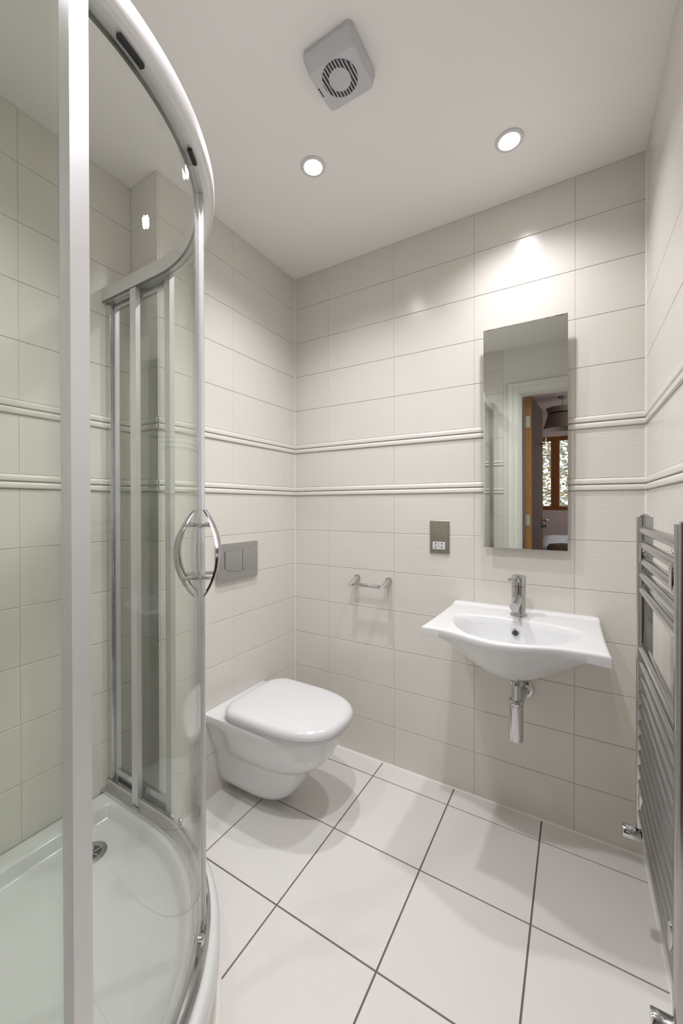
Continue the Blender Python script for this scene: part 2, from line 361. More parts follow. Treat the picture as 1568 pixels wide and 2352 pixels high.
# bottom rail with ridges
br = [(0.506, TZ+0.0005), (0.548, TZ+0.0005), (0.548, TZ+0.012), (0.543, TZ+0.016), (0.543, TZ+0.024), (0.540, TZ+0.027), (0.536, TZ+0.026), (0.536, TZ+0.018), (0.530, TZ+0.018),
      (0.530, TZ+0.034), (0.526, TZ+0.037), (0.522, TZ+0.034), (0.522, TZ+0.012), (0.506, TZ+0.012)]
obj('bottom_rail', SW(br, full), M['alu'], enc, 30)
obj('bottom_channel', SW([(RF-0.006, TZ+0.012), (RF+0.006, TZ+0.012), (RF+0.006, TZ+0.075), (RF-0.006, TZ+0.075)], path((XW+0.035, 0.18), None, None)), M['alu'], enc, 30)
obj('bottom_channel', SW([(RF-0.006, TZ+0.012), (RF+0.006, TZ+0.012), (RF+0.006, TZ+0.075), (RF-0.006, TZ+0.075)], path(None, None, (CY+0.02, YWW+0.035))), M['alu'], enc, 30)
# wall profiles
def wallprof(pth): 
    bm = bmesh.new()
    sweep(bm, [(RF-0.018, TZ+0.0125), (RF+0.0165, TZ+0.0125), (RF+0.0165, 1.985), (RF-0.018, 1.985)], pth)
    return bm
def straight(a, b, k): return [(k, a), (k, b)]
wp = obj('wall_profile', wallprof(straight(XW, XW+0.030, 'a')), M['alu'], enc)
bm = bmesh.new()
for dr in (-0.014, -0.006, 0.003): sweep(bm, rect(RF+dr, RF+dr+0.003, TZ+0.013, 1.93), straight(XW+0.030, XW+0.034, 'a'))
obj('profile_rib', bm, M['chrome'], wp)
obj('wall_profile', wallprof(straight(YWW, YWW+0.030, 'c')), M['alu'], enc)
# fixed panels
def upright(pth, r0, r1, z0, z1, name, mt, par):
    return obj(name, SW(rect(r0, r1, z0, z1, 0.0015), pth), mt, par, 30)
g1 = obj('fixed_panel', SW(rect(RF-0.003, RF+0.003, TZ+0.076, ZR0-0.001), path((XW+0.031, CX), (90, 88.7), None, 3)), M['glass'], enc, 30)
upright(straight(XW+0.034, XW+0.044, 'a'), RF-0.007, RF+0.007, TZ+0.02, ZR0+0.02, 'panel_stile', M['whitealu'], g1)
upright([('b', 88.6), ('b', 87.1), ('b', 85.6)], RF-0.010, RF+0.006, TZ+0.038, 1.9255, 'end_post', M['whitealu'], g1)
g2 = obj('fixed_panel', SW(rect(RF-0.003, RF+0.003, TZ+0.076, 1.925), path(None, (0.3, 0), (CY, YWW+0.031), 3)), M['glass'], enc, 30)
upright([('b', 0.9), ('b', 2.1), ('b', 3.4)], RF-0.010, RF+0.0165, TZ+0.038, 1.984, 'end_post', M['whitealu'], g2)
# sliding doors
def bow(th, sgn, r_tip, r_mid, z0=0.995, z1=1.193):
    """pointed bow pull, a flat strip bent in the radial plane"""
    bm = bmesh.new(); rings = []
    c, s = math.cos(R(th)), math.sin(R(th)); N = 22
    for i in range(N+1):
        t = i/N; k = math.sin(pi*t)**0.85; z = z0+(z1-z0)*t
        r = r_tip+(r_mid-r_tip)*k; wd = 0.0020+0.0080*k; tk = 0.0018+0.0022*k
        rings.append([(CX+(r+dr)*c-s*dt, CY+(r+dr)*s+c*dt, z) for dt, dr in ((-wd, -tk), (wd, -tk), (wd, tk*0.4), (wd*0.6, tk), (-wd*0.6, tk), (-wd, tk*0.4))])
    loft(bm, rings)
    return bm
def door(th_in, th_out, a=None, c=None, sg=1):
    if a: pth = path(a, (90, th_in), None, 30)
    else: pth = path(None, (th_in, 0), c, 30)
    g = obj('sliding_door', SW(rect(RD-0.003, RD+0.003, TZ+0.028, 1.9275), pth), M['glass'], enc, 30)
    # closing stile and magnetic seal
    e = (th_in-0.1*sg*-1)
    upright([('b', th_in), ('b', th_in-sg*-0.9)], RD-0.007, RD+0.0085, TZ+0.040, 1.9275, 'closing_stile', M['whitealu'], g)
    upright([('b', th_in+sg*-0.06), ('b', th_in+sg*-0.36)], RD-0.005, RD+0.0075, TZ+0.040, 1.9275, 'magnetic_seal', M['seal'], g)
    th_h = th_in+sg*3.2
    for (rt, rm, r0) in ((RD+0.010, RD+0.042, 1), (RD-0.010, RD-0.050, -1)):
        hd = obj('bow_handle', bow(th_h, 1, rt, rm), M['chrome'], g, 40)
        for z in (1.038, 1.158):
            cc, ss = math.cos(R(th_h)), math.sin(R(th_h)); k = math.sin(pi*(z-0.995)/0.198)**0.85
            rr = rt+(rm-rt)*k; r1, r2 = RD+0.0035*r0, rr-0.001*r0
            obj('standoff', LT((CX+r1*cc, CY+r1*ss, z), (cc*r0, ss*r0, 0), [(0.007, 0), (0.007, 0.002), (0.0042, 0.0035), (0.0042, abs(r2-r1))], n=14), M['chrome'], g, 30)
    return g
ga = door(45.25, 0, a=(0.010, CX), sg=1)
upright(straight(0.008, 0.040, 'a'), RD-0.012, RD+0.004, TZ+0.016, 1.950, 'trailing_post', M['whitealu'], ga)
gb = door(44.75, 0, c=(CY, CY-0.17), sg=-1)
upright(straight(CY-0.165, CY-0.13, 'c'), RD-0.012, RD+0.004, TZ+0.016, 1.950, 'trailing_post', M['whitealu'], gb)
# rollers on the doors
for th, par, dt in ((33.0, gb, 1.8), (12.5, gb, 2.5)):
    obj('roller_block', SW(rect(0.5335, 0.5425, 1.9195, 1.9277, 0.001), [('b', th-dt), ('b', th), ('b', th+dt)]), M['black'], par, 30)
for th, par in ((39.0, gb), (14.0, gb), (52.0, ga), (80.0, ga)):
    cc, ss = math.cos(R(th)), math.sin(R(th))
    obj('guide_wheel', LT((CX+(RD+0.0035)*cc, CY+(RD+0.0035)*ss, TZ+0.044), (cc, ss, 0), [(0.011, 0), (0.011, 0.004), (0.008, 0.007), (0.003, 0.008)], n=20), M['alu'], par, 40)

# ------------------------------------------------------------------ wall hung toilet
TY = -0.4295
toi = thing('wall_hung_toilet', (0.0, TY, 0.036), 'white wall hung toilet with its lid closed, below the flush plate', 'toilet')
def dshape(L, w, x0, xs, n=30, e=2.7, rec=None):
    """half outlines mirrored: closed ring of points in (x, y) offset from TY"""
    h = []
    for i in range(n+1):
        t = i/n; x = xs+(L-xs)*math.sin(t*pi/2)
        if x <= x0: y = w
        else: y = w*max(0.0, 1-((x-x0)/(L-x0))**e)**(1/e)
        if rec: y -= rec(x)
        h.append((x, max(0.0, y)))
    return [(x, TY-y) for x, y in h]+[(x, TY+y) for x, y in reversed(h[:-1])]
def rec(amt):
    return lambda x: amt*math.exp(-((x-0.045)/0.055)**2) if x < 0.2 else 0.0
bm = bmesh.new(); rings = []
for z, L, wd, am in ((0.0365, 0.20, 0.050, 0), (0.038, 0.275, 0.075, 0), (0.046, 0.303, 0.085, 0), (0.07, 0.330, 0.093, 0), (0.10, 0.352, 0.100, 0), (0.14, 0.378, 0.109, 0.004), (0.18, 0.402, 0.118, 0.012),
                     (0.203, 0.420, 0.126, 0.018), (0.213, 0.442, 0.135, 0.024), (0.225, 0.462, 0.146, 0.032), (0.25, 0.484, 0.158, 0.038), (0.28, 0.499, 0.166, 0.038), (0.305, 0.506, 0.171, 0.028), (0.32, 0.506, 0.173, 0.012),
                     (0.33, 0.509, 0.1755, 0.002), (0.345, 0.511, 0.1775, 0), (0.358, 0.511, 0.1785, 0), (0.3635, 0.5085, 0.177, 0), (0.3655, 0.502, 0.172, 0), (0.3655, 0.40, 0.10, 0)):
    rings.append([(x, y, z) for x, y in dshape(L, wd, L*0.42, 0.0005, rec=rec(am) if am else None)])
loft(bm, rings)
pan = obj('toilet_pan', bm, M['ceramic'], toi, 50)
XL0, XL1, WL = 0.082, 0.556, 0.182
def lidring(inset, z, e=2.65):
    pts = []
    x0, x1, wd = XL0+inset, XL1-inset, WL-inset
    n = 28; h = []
    for i in range(13):                        # back corner
        a = pi/2*i/12; r = 0.075
        h.append((x0+r-r*math.cos(a), wd-r+r*math.sin(a)))
    xm = XL0+0.20
    for i in range(1, n+1):
        t = i/n; x = xm+(x1-xm)*math.sin(t*pi/2)
        h.append((x, wd*max(0.0, 1-((x-xm)/(x1-xm))**e)**(1/e)))
    h = [(x0, 0.0)]+h
    for x, y in h: pts.append((x, TY-y, z))
    for x, y in reversed(h[1:-1]): pts.append((x, TY+y, z))
    return pts
bm = bmesh.new(); loft(bm, [lidring(0.010, 0.3660), lidring(0.006, 0.3675), lidring(0.006, 0.3770), lidring(0.010, 0.3785)])
seat = obj('seat', bm, M['plastic'], toi, 40)
bm = bmesh.new()
loft(bm, [lidring(0.008, 0.3795), lidring(0.001, 0.3815), lidring(0, 0.386), lidring(0, 0.394), lidring(0.0025, 0.402), lidring(0.008, 0.409), lidring(0.016, 0.4135), lidring(0.030, 0.416), lidring(0.07, 0.4175)])
lid = obj('lid', bm, M['plastic'], toi, 50)
for s in (-1, 1):
    bm = LT((0.070, TY+s*0.078, 0.3658), (0, 0, 1), [(0.013, 0), (0.013, 0.012), (0.010, 0.016)], n=20)
    obj('lid_hinge', bm, M['plastic'], toi, 40)

# flush plate on the left wall
fp = thing('flush_plate', (0, -0.425, 0.877), 'brushed chrome dual flush plate on the tiled wall above the toilet', 'flush plate')
def plate_x(bm, y0, y1, z0, z1, prof, r=0.006):
    """prof: list of (x, inset)"""
    cy, cz = (y0+y1)/2, (z0+z1)/2
    loft(bm, [[(x, cy+a, cz+b) for a, b in rrect(y1-y0-2*i, z1-z0-2*i, max(r-i*0.3, 0.001))] for x, i in prof])
bm = bmesh.new(); plate_x(bm, -0.547, -0.303, 0.877, 1.040, [(0.0, 0.001), (0.0, 0), (0.012, 0), (0.0145, 0.002), (0.0150, 0.012), (0.0135, 0.022), (0.0132, 0.030)])
fpl = obj('plate', bm, M['plate'], fp, 25)
def button(y0, y1, gap=0.0):
    bm = bmesh.new(); yc0, yc1 = -0.505, -0.345
    def ring(x, ins):
        pts = []; n = 8
        for i in range(n+1):
            y = y0+ins+(y1-y0-2*ins)*i/n; t = (y-yc0)/(yc1-yc0)
            pts.append((x, y, 0.915-gap+ins+0.020*(2*t-1)**2))
        pts += [(x, y1-ins, 1.006+gap-ins), (x, y0+ins, 1.006+gap-ins)]
        return pts
    loft(bm, [ring(0.0128, 0), ring(0.0137, 0)] if gap else [ring(0.0130, 0), ring(0.0158, 0), ring(0.0172, 0.0018)])
    return bm
obj('button_gap', button(-0.5062, -0.3438, 0.0012), M['seal'], fpl)
obj('flush_button', button(-0.505, -0.4035), M['plate'], fpl, 30)
obj('flush_button', button(-0.4015, -0.345), M['plate'], fpl, 30)

# ------------------------------------------------------------------ wash basin
BX = 1.100; BHW = 0.263; BZ = 0.797
bas = thing('wash_basin', (BX, 0, 0.612), 'white wall hung ceramic wash basin with bowed front, below the mirror', 'basin')
def sstep(a, b, x):
    t = min(1, max(0, (x-a)/(b-a))); return t*t*(3-2*t)
def front(dx):
    k = abs(dx+0.016)
    return 0.402+0.050*(math.cos(pi*k/0.40)**2 if k < 0.20 else 0.0)
def hw(y):      # half width along depth (0 wall .. .4 front)
    t = y/0.402
    return 0.256+0.009*t*t
NX = 150
YK = [0.402*k for k in (0, .02, .045, .07, .085, .10, .12, .16, .22, .29, .335, .35, .365, .38, .395, .41, .425, .44, .455, .47, .485, .50, .52, .54, .56, .59, .62, .65, .68, .71, .74, .77, .795, .82, .84, .86, .88, .895, .91, .925, .94, .952, .964, .974, .982, .988, .993, .997, 1.0)]
NY = len(YK)-1
def BK(dx): return 0.156+0.040*min(1, (abs(dx)/0.198))**2
def opening(dx, y):
    fl = front(dx)
    back = BK(dx)
    fo = fl-0.020-0.110*max(0, (abs(dx)-0.095)/0.105)**2.0
    e_b = (y-back)/0.026; e_f = (fo-y)/0.075; e_s = (0.203-abs(dx))/0.070
    m_ = 1.0
    for e in (e_b, e_f, e_s):
        e = min(1, max(0, e)); m_ *= e*e*(3-2*e)
    return m_
def ztop(dx, y): return BZ-0.098*opening(dx, y)**0.85+0.006*(1-sstep(0.022, 0.040, y))
def zbot(dx, y):
    d = min(1.0, abs(dx)/0.263); f = min(1.0, y/front(dx))
    b = 1-max(0.0, (f-0.42)/0.58)**3.4
    return BZ-0.034+0.016*(1-d*d)**1.3-0.148*(1-d*d)**1.45*max(0.0, b)-0.008*(1-f)
bm = bmesh.new(); top = {}; bot = {}
for i in range(NX+1):
    s = math.sin((-1+2*i/NX)*pi/2*0.96)/math.sin(pi/2*0.96)
    for j in range(NY+1):
        y = YK[j]; hw_ = hw(y)
        rc = 0.022
        if y < rc: hw_ -= rc-math.sqrt(max(0, rc*rc-(rc-y)**2))
        dx = s*hw_
        yy = y+(front(dx)-0.402)*sstep(0.22, 0.402, y)+(BK(dx)-0.156)*sstep(0.0, 0.150, y)*sstep(0.36, 0.20, y)
        zt = ztop(dx, yy); zb = zbot(dx, yy)
        de = min(hw_-abs(dx), front(dx)-yy); rr = 0.010
        if de < rr and y > 0.01: zt -= 0.8*rr*(1-math.sqrt(max(0, 1-((rr-de)/rr)**2)))
        top[i, j] = bm.verts.new((BX+dx, -yy, zt)); bot[i, j] = bm.verts.new((BX+dx, -yy, zb))
for i in range(NX):
    for j in range(NY):
        bm.faces.new((top[i, j], top[i+1, j], top[i+1, j+1], top[i, j+1]))
        bm.faces.new((bot[i, j], bot[i, j+1], bot[i+1, j+1], bot[i+1, j]))
edge = [(i, 0) for i in range(NX)]+[(NX, j) for j in range(NY)]+[(i, NY) for i in range(NX, 0, -1)]+[(0, j) for j in range(NY, 0, -1)]
for a, b in zip(edge, edge[1:]+edge[:1]): bm.faces.new((top[a], bot[a], bot[b], top[b]))
obj('basin_body', bm, M['ceramic'], bas, 60)
OV = (BX, -0.170, 0.752)
ovd = Vector((0, -1, 0.22)).normalized()
bm = LT(OV, ovd, [(0.0135, -0.006), (0.0135, 0.002), (0.0115, 0.0038), (0.0092, 0.003), (0.0088, 0.0)], n=28)
ov = obj('overflow_ring', bm, M['chrome'], bas, 40)
obj('overflow_hole', LT(Vector(OV)+ovd*0.0005, ovd, [(0.0089, 0), (0.0089, 0.0008)], n=24), M['dark'], ov)
obj('plug_hole', LT((BX, -0.27, 0.690), (0, 0, 1), [(0.022, 0), (0.022, 0.009), (0.018, 0.010)], n=28), M['chrome'], bas, 40)

# tap
TXp, TYp = 1.102, -0.098
tap = thing('basin_tap', (TXp, TYp, BZ), 'chrome mixer tap with short spout on the back of the basin', 'tap')
obj('base_ring', LT((TXp, TYp, BZ-0.001), (0, 0, 1), [(0.0305, 0), (0.0305, 0.003), (0.0285, 0.007), (0.0255, 0.0075)], n=40), M['chrome'], tap, 35)
obj('tap_body', LT((TXp, TYp, BZ+0.006), (0, 0, 1), [(0.0255, 0), (0.0245, 0.003), (0.0245, 0.102)], n=40), M['chrome'], tap, 35)
cap = obj('lever_cap', LT((TXp, TYp, BZ+0.1085), (0, 0, 1), [(0.0235, 0), (0.0248, 0.001), (0.0248, 0.036), (0.0235, 0.0385), (0.012, 0.0405)], n=40), M['chrome'], tap, 35)
obj('collar', LT((TXp, TYp, BZ+0.1075), (0, 0, 1), [(0.0238, 0), (0.0238, 0.0015)], n=40), M['seal'], tap)
bm = bmesh.new(); tube(bm, [(TXp-0.006, TYp-0.022, BZ+0.134), (TXp-0.022, TYp-0.062, BZ+0.139)], 0.0040, 12); tube(bm, [(TXp-0.021, TYp-0.060, BZ+0.1388), (TXp-0.0235, TYp-0.066, BZ+0.1396)], 0.0048, 12)
obj('lever_pin', bm, M['chrome'], cap, 40)
sp = obj('spout', TB([(TXp, TYp-0.015, BZ+0.066), (TXp-0.001, TYp-0.060, BZ+0.059), (TXp-0.002, TYp-0.105, BZ+0.052)], 0.0155, 28), M['chrome'], tap, 40)
obj('aerator', LT((TXp-0.002, TYp-0.090, BZ+0.042), (0, 0, -1), [(0.0115, 0), (0.0115, 0.008), (0.010, 0.009)], n=24), M['chrome'], sp, 40)

# bottle trap
QX, QY = 1.106, -0.205
trp = thing('bottle_trap', (QX, QY, 0.39), 'chrome bottle trap hanging below the basin', 'trap')
obj('tailpipe', TB([(QX, QY, 0.600), (QX, QY, 0.6255)], 0.0175, 24), M['tailpipe'], trp, 40)
obj('compression_nut', LT((QX, QY, 0.584), (0, 0, 1), [(0.018, 0), (0.0225, 0.001), (0.0225, 0.014), (0.0215, 0.016), (0.0178, 0.0165)], n=36), M['chrome'], trp, 35)
obj('inlet_pipe', TB([(QX, QY, 0.530), (QX, QY, 0.584)], 0.0158, 28), M['chrome'], trp, 40)
obj('bottle_nut', LT((QX, QY, 0.517), (0, 0, 1), [(0.0235, 0), (0.0242, 0.001), (0.0242, 0.012), (0.0225, 0.0145), (0.016, 0.0148)], n=36), M['chrome'], trp, 35)
obj('bottle', LT((QX, QY, 0.392), (0, 0, 1), [(0.018, 0), (0.0225, 0.001), (0.0238, 0.004), (0.0238, 0.1245)], n=36), M['chrome'], trp, 35)
obj('outlet_arm', TB([(QX+0.002, QY+0.015, 0.492), (QX+0.003, -0.010, 0.490)], 0.0165, 24), M['chrome'], trp, 40)
obj('wall_flange', LT((QX+0.003, -0.0005, 0.490), (0, -1, 0), [(0.036, 0), (0.036, 0.006), (0.033, 0.010), (0.024, 0.012), (0.019, 0.018), (0.0168, 0.018)], n=40), M['chrome'], trp, 35)

# ------------------------------------------------------------------ mirror
MX0, MX1, MZ0, MZ1 = 0.967, 1.257, 1.036, 1.893; MY = -0.036; TILT = R(0.70)
mir = thing('wall_mirror', ((MX0+MX1)/2, MY, MZ0), 'tall narrow frameless mirror with tarnished top edge on the tiled wall', 'mirror')
bm = box(MX0, MX1, MY-0.002, MY+0.003, MZ0, MZ1)
for v in bm.verts: v.co.y -= (v.co.z-(MZ0+MZ1)/2)*math.tan(TILT)
obj('mirror_glass', bm, M['mirror'], mir)
obj('mount_panel', box(MX0+0.07, MX1-0.07, -0.029, -0.0003, MZ0+0.10, MZ1-0.12), M['paint'], mir)

# shaver socket
sh = thing('shaver_socket', (0.7795, 0, 0.994), 'brushed nickel shaver socket plate on the back wall', 'socket')
def plate_y(bm, x0, x1, z0, z1, prof, r=0.006):
    cx, cz = (x0+x1)/2, (z0+z1)/2
    loft(bm, [[(cx+a, y, cz+b) for a, b in rrect(x1-x0-2*i, z1-z0-2*i, max(r-i*0.3, 0.001))] for y, i in prof])
bm = bmesh.new(); plate_y(bm, 0.737, 0.822, 0.994, 1.137, [(0, 0.0006), (-0.001, 0), (-0.0045, 0), (-0.0065, 0.002), (-0.0072, 0.0045)], 0.005)
shp = obj('cover_plate', bm, M['nickel'], sh, 25)
for z in (1.1265, 1.0045): obj('screw', LT((0.7795, -0.0070, z), (0, -1, 0), [(0.0036, 0), (0.0036, 0.0008), (0.002, 0.0012)], n=16), M['nickel'], shp, 40)
bm = bmesh.new(); plate_y(bm, 0.7505, 0.8045, 1.0135, 1.0455, [(-0.0070, 0), (-0.0082, 0), (-0.0086, 0.0006)], 0.002)
soc = obj('socket_insert', bm, M['plastic'], sh, 25)
yy = -0.00865
for cx in (0.764, 0.791):
    for cz, s in ((1.0385, 1), (1.0210, -1)):
        bm = bmesh.new(); loft(bm, [[(cx+a, y, cz+b*s) for a, b in ((-0.003, -0.003), (0.003, -0.003), (0.003, 0.0), (0.0012, 0.003), (-0.0012, 0.003), (-0.003, 0.0))] for y in (yy, yy-0.0003)])
        obj('pin_slot', bm, M['dark'], soc)
bm = bmesh.new()
for cx in (0.764, 0.791): bx(bm, cx-0.0045, cx+0.0045, yy-0.0003, yy, 1.0292, 1.0303)
for a, b, c, d in ((0.7725, 0.7745, 1.0375, 1.0395), (0.7785, 0.7805, 1.0375, 1.0395), (0.7735, 0.7743, 1.030, 1.035), (0.7755, 0.7785, 1.0265, 1.0285), (0.7755, 0.7855, 1.0232, 1.0239)): bx(bm, a, b, yy-0.0003, yy, c, d)
obj('printed_mark', bm, M['black'], soc)

# toilet roll holder
th_ = thing('toilet_roll_holder', (0.46, 0, 0.85), 'empty chrome toilet roll holder on the back wall above the toilet', 'toilet roll holder')
zt, zf, yf = 0.856, 0.828, -0.078
for x in (0.378, 0.543):
    obj('post', TB([(x, 0, zt), (x, -0.006, zt-0.002), (x, yf, zf)], 0.0125, 28), M['chrome'], th_, 40)
    obj('wall_rose', LT((x, -0.0002, zt), (0, -1, 0), [(0.0150, 0), (0.0150, 0.010), (0.0128, 0.0115)], n=28), M['chrome'], th_, 40)
zb_ = zf+0.006; yb_ = yf+0.015
obj('roll_bar', LT((0.388, yb_, zb_), (1, 0, 0), [(0.0055, 0), (0.0055, 0.008), (0.0088, 0.009), (0.0092, 0.012), (0.0080, 0.015), (0.0080, 0.128), (0.0092, 0.131), (0.0088, 0.134), (0.0055, 0.135), (0.0055, 0.145)], n=24), M['chrome'], th_, 35)

# ------------------------------------------------------------------ towel radiator on the right wall
XR = 1.432; YF, YN = -0.420, -0.872
rad = thing('towel_radiator', (XR, (YF+YN)/2, 0.37), 'tall chrome ladder towel radiator on the right wall', 'radiator')
for y in (YF, YN):
    bm = bmesh.new()
    sec = [(-0.016, -0.010), (0.016, -0.010), (0.016, 0.010), (-0.010, 0.010), (-0.0145, 0.007), (-0.016, 0.002)]
    sec = [(-0.0165, -0.006), (-0.013, -0.0095), (0.013, -0.0095), (0.0165, -0.006), (0.0165, 0.006), (0.013, 0.0095), (-0.013, 0.0095), (-0.0165, 0.006)]
    loft(bm, [[(XR+a, y+b, z) for a, b in sec] for z in (0.375, 1.172)])
    po = obj('upright', bm, M['radchrome'], rad, 50)
    bm = bmesh.new(); bx(bm, XR-0.010, XR+0.010, y-0.007, y+0.007, 1.1722, 1.1765, 0.001); tube(bm, [(XR, y, 1.176), (XR, y, 1.180)], 0.006, 12)
    obj('end_cap', bm, M['chrome'], po, 40)
zs = [1.139, 1.102, 1.063, 1.026, 0.988]+[0.837-0.0381*k for k in range(12)]
for z in zs:
    obj('rail', TB([(XR-0.003, YF-0.009, z), (XR-0.003, YN+0.009, z)], 0.0110, 20), M['radchrome'], rad, 50)
for y, z in ((YF-0.045, 1.083), (YN+0.045, 1.083), (YF-0.045, 0.475), (YN+0.045, 0.475)):
    bm = bmesh.new(); tube(bm, [(XR+0.008, y, z), (W-0.0005, y, z)], 0.0085, 16); tube(bm, [(W-0.008, y, z), (W-0.0003, y, z)], 0.014, 20)
    bx(bm, XR-0.016, XR+0.010, y-0.009, y+0.009, z-0.024, z+0.024, 0.003)
    obj('wall_bracket', bm, M['chrome'], rad, 40)
for y, s, zo in ((YF, 1, 0.0), (YN, -1, 0.008)):
    bm = bmesh.new(); zv = 0.354+zo
    tube(bm, [(XR, y, 0.3752), (XR, y, zv+0.012)], 0.009, 16)
    lathe(bm, (XR+0.022, y, zv), (-1, 0, 0), [(0.011, 0), (0.012, 0.002), (0.012, 0.026), (0.009, 0.028)], n=20)
    tube(bm, [(XR+0.018, y, zv), (W-0.0004, y, zv)], 0.0075, 14)
    lathe(bm, (W-0.0003, y, zv), (-1, 0, 0), [(0.020, 0), (0.020, 0.003), (0.012, 0.007)], n=24)
    vb = obj('valve', bm, M['chrome'], rad, 35)
    obj('valve_head', LT((XR-0.006, y, zv), (-1, 0, 0), [(0.010, 0), (0.0145, 0.003), (0.0160, 0.006), (0.0160, 0.036), (0.0150, 0.039)], n=28), M['chrome'], vb, 35)

# ------------------------------------------------------------------ extractor fan
FX, FY = 0.7325, -0.7600
fan = thing('extractor_fan', (FX, FY, H), 'square pale grey extractor fan with a round slatted grille on the ceiling', 'fan')
bm = bmesh.new()
def fring(z, i, r, dy0=0.0): return [(FX+a, FY+b+(dy0 if b < 0 else 0), z) for a, b in rrect(0.150-2*i, 0.150-2*i, r, 6)]
loft(bm, [fring(H-0.0003, 0.001, 0.012), fring(H-0.010, 0, 0.014), fring(H-0.014, 0.0, 0.015), fring(H-0.018, 0.001, 0.015, 0.002), fring(H-0.038, 0.005, 0.014, 0.014), fring(H-0.0415, 0.009, 0.012, 0.015)])
fb = obj('fan_body', bm, M['fan_plastic'], fan, 25)
zf_ = H-0.0416; GX, GY = FX+0.000, FY+0.000
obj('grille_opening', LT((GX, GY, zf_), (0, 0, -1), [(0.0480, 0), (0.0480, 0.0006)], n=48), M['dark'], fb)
bm = bmesh.new()
for k in range(-5, 6):
    x = k*0.0087; c = math.sqrt(max(0, 0.0483**2-x*x))
    if c > 0.004: bx(bm, GX+x-0.0013, GX+x+0.0013, GY-c, GY+c, zf_-0.0028, zf_-0.0004)
obj('grille_slats', bm, M['fan_plastic'], fb)
obj('grille_hub', LT((GX, GY, zf_-0.0005), (0, 0, -1), [(0.0300, 0), (0.0300, 0.003), (0.0290, 0.0036)], n=40), M['fan_plastic'], fb, 40)
bm = bmesh.new(); bx(bm, FX-0.0655, FX-0.0625, FY-0.002, FY+0.018, zf_-0.0003, zf_); bx(bm, FX-0.067, FX-0.0615, FY-0.008, FY-0.004, zf_-0.0003, zf_)
obj('printed_mark', bm, M['black'], fb)

# ------------------------------------------------------------------ downlights
def downlight(x, y, label, k=1.0):
    d = thing('ceiling_downlight', (x, y, H), label, 'downlight', 'recessed downlights in the ceiling')
    obj('trim_ring', LT((x, y, H-0.0001), (0, 0, -1), [(0.0435, 0), (0.0435, 0.002), (0.0415, 0.0045), (0.034, 0.0055), (0.031, 0.004), (0.030, 0.001)], n=48, caps=False), M['plastic'], d, 50)
    obj('reflector', LT((x, y, H-0.0006), (0, 0, -1), [(0.0300, 0.0), (0.0300, 0.0006)], n=40), M['reflector_white'], d)
    obj('lamp', LT((x, y, H-0.0013), (0, 0, -1), [(0.0215, 0), (0.0215, 0.001), (0.016, 0.003)], n=32), M['bulb'], d, 60)
    L = bpy.data.lights.new('lamp_light', 'SPOT'); L.energy = SPOT_W*k; L.spot_size = R(132); L.spot_blend = 1.0; L.shadow_soft_size = 0.028
    L.color = (0.985, 0.98, 1.0)
    lo = bpy.data.objects.new('lamp_light', L); COL.objects.link(lo); lo.parent = d; lo.location = (0, 0, -0.012)
    return d
downlight(*LIGHTS[0], 'lit recessed ceiling downlight nearest the toilet corner')
downlight(*LIGHTS[1], 'lit recessed ceiling downlight above the basin and mirror', 0.78)
downlight(*LIGHTS[2], 'lit recessed ceiling downlight between the extractor fan and the doorway', 1.25)
downlight(*LIGHTS[3], 'added out-of-view downlight over the shower tray, there to brighten it', 0.7)  # extra lamp out of view, added to brighten the tray and shower recess

# ------------------------------------------------------------------ doorway and its open door
bm = bmesh.new()
bx(bm, DX0, DX0+0.024, YW-0.006, YB+0.002, 0, DH-0.024); bx(bm, DX0, DX1-0.001, YW-0.006, YB+0.002, DH-0.024, DH)
bx(bm, DX0+0.0241, DX0+0.036, YW+0.045, YB-0.02, 0, DH-0.036); bx(bm, DX0+0.0241, DX1-0.001, YW+0.045, YB-0.02, DH-0.036, DH-0.0241)
d1 = thing('door_1', (DX0, YB, 0), kind='structure')
obj('door_lining', bm, M['paint'], d1)
bm = bmesh.new()
def arch(w0, w1, d): 
    bx(bm, DX0-w1, DX0-w0+0.012, YB-T, YB+d, 0, DH+w1-0.0001, 0.002); bx(bm, DX0-w0+0.0121, DX1-0.002, YB-T, YB+d, DH+w0-0.012, DH+w1, 0.002)
arch(0.0, 0.058, 0.010); arch(0.034, 0.058, 0.017)
obj('architrave', bm, M['paint'], d1)
# the leaf stands open into the bedroom
HX, HY = 0.934, YW-0.010
A0 = Vector((HX, HY)); DV = Vector((0.042, -0.70)).normalized(); NV = Vector((-DV.y, DV.x)); NV = -NV if NV.x < 0 else NV
def leafbox(bm, a0, a1, b0, b1, z0, z1, mi=0):
    q = [A0+DV*a+NV*b for a, b in ((a0, b0), (a1, b0), (a1, b1), (a0, b1))]
    lo = [bm.verts.new((*p, z0)) for p in q]; hi = [bm.verts.new((*p, z1)) for p in q]
    fs = [bm.faces.new((lo[i], lo[(i+1) % 4], hi[(i+1) % 4], hi[i])) for i in range(4)]+[bm.faces.new(lo[::-1]), bm.faces.new(hi)]
    for f in fs: f.material_index = mi
bm = bmesh.new(); leafbox(bm, 0.0035, 0.66, 0, 0.044, 0.006, DH-0.03)
lf = obj('leaf', bm, M['walnut'], d1)
bm = bmesh.new(); leafbox(bm, 0, 0.003, 0, 0.044, 0.006, DH-0.03)
obj('lipping', bm, M['oak'], lf)
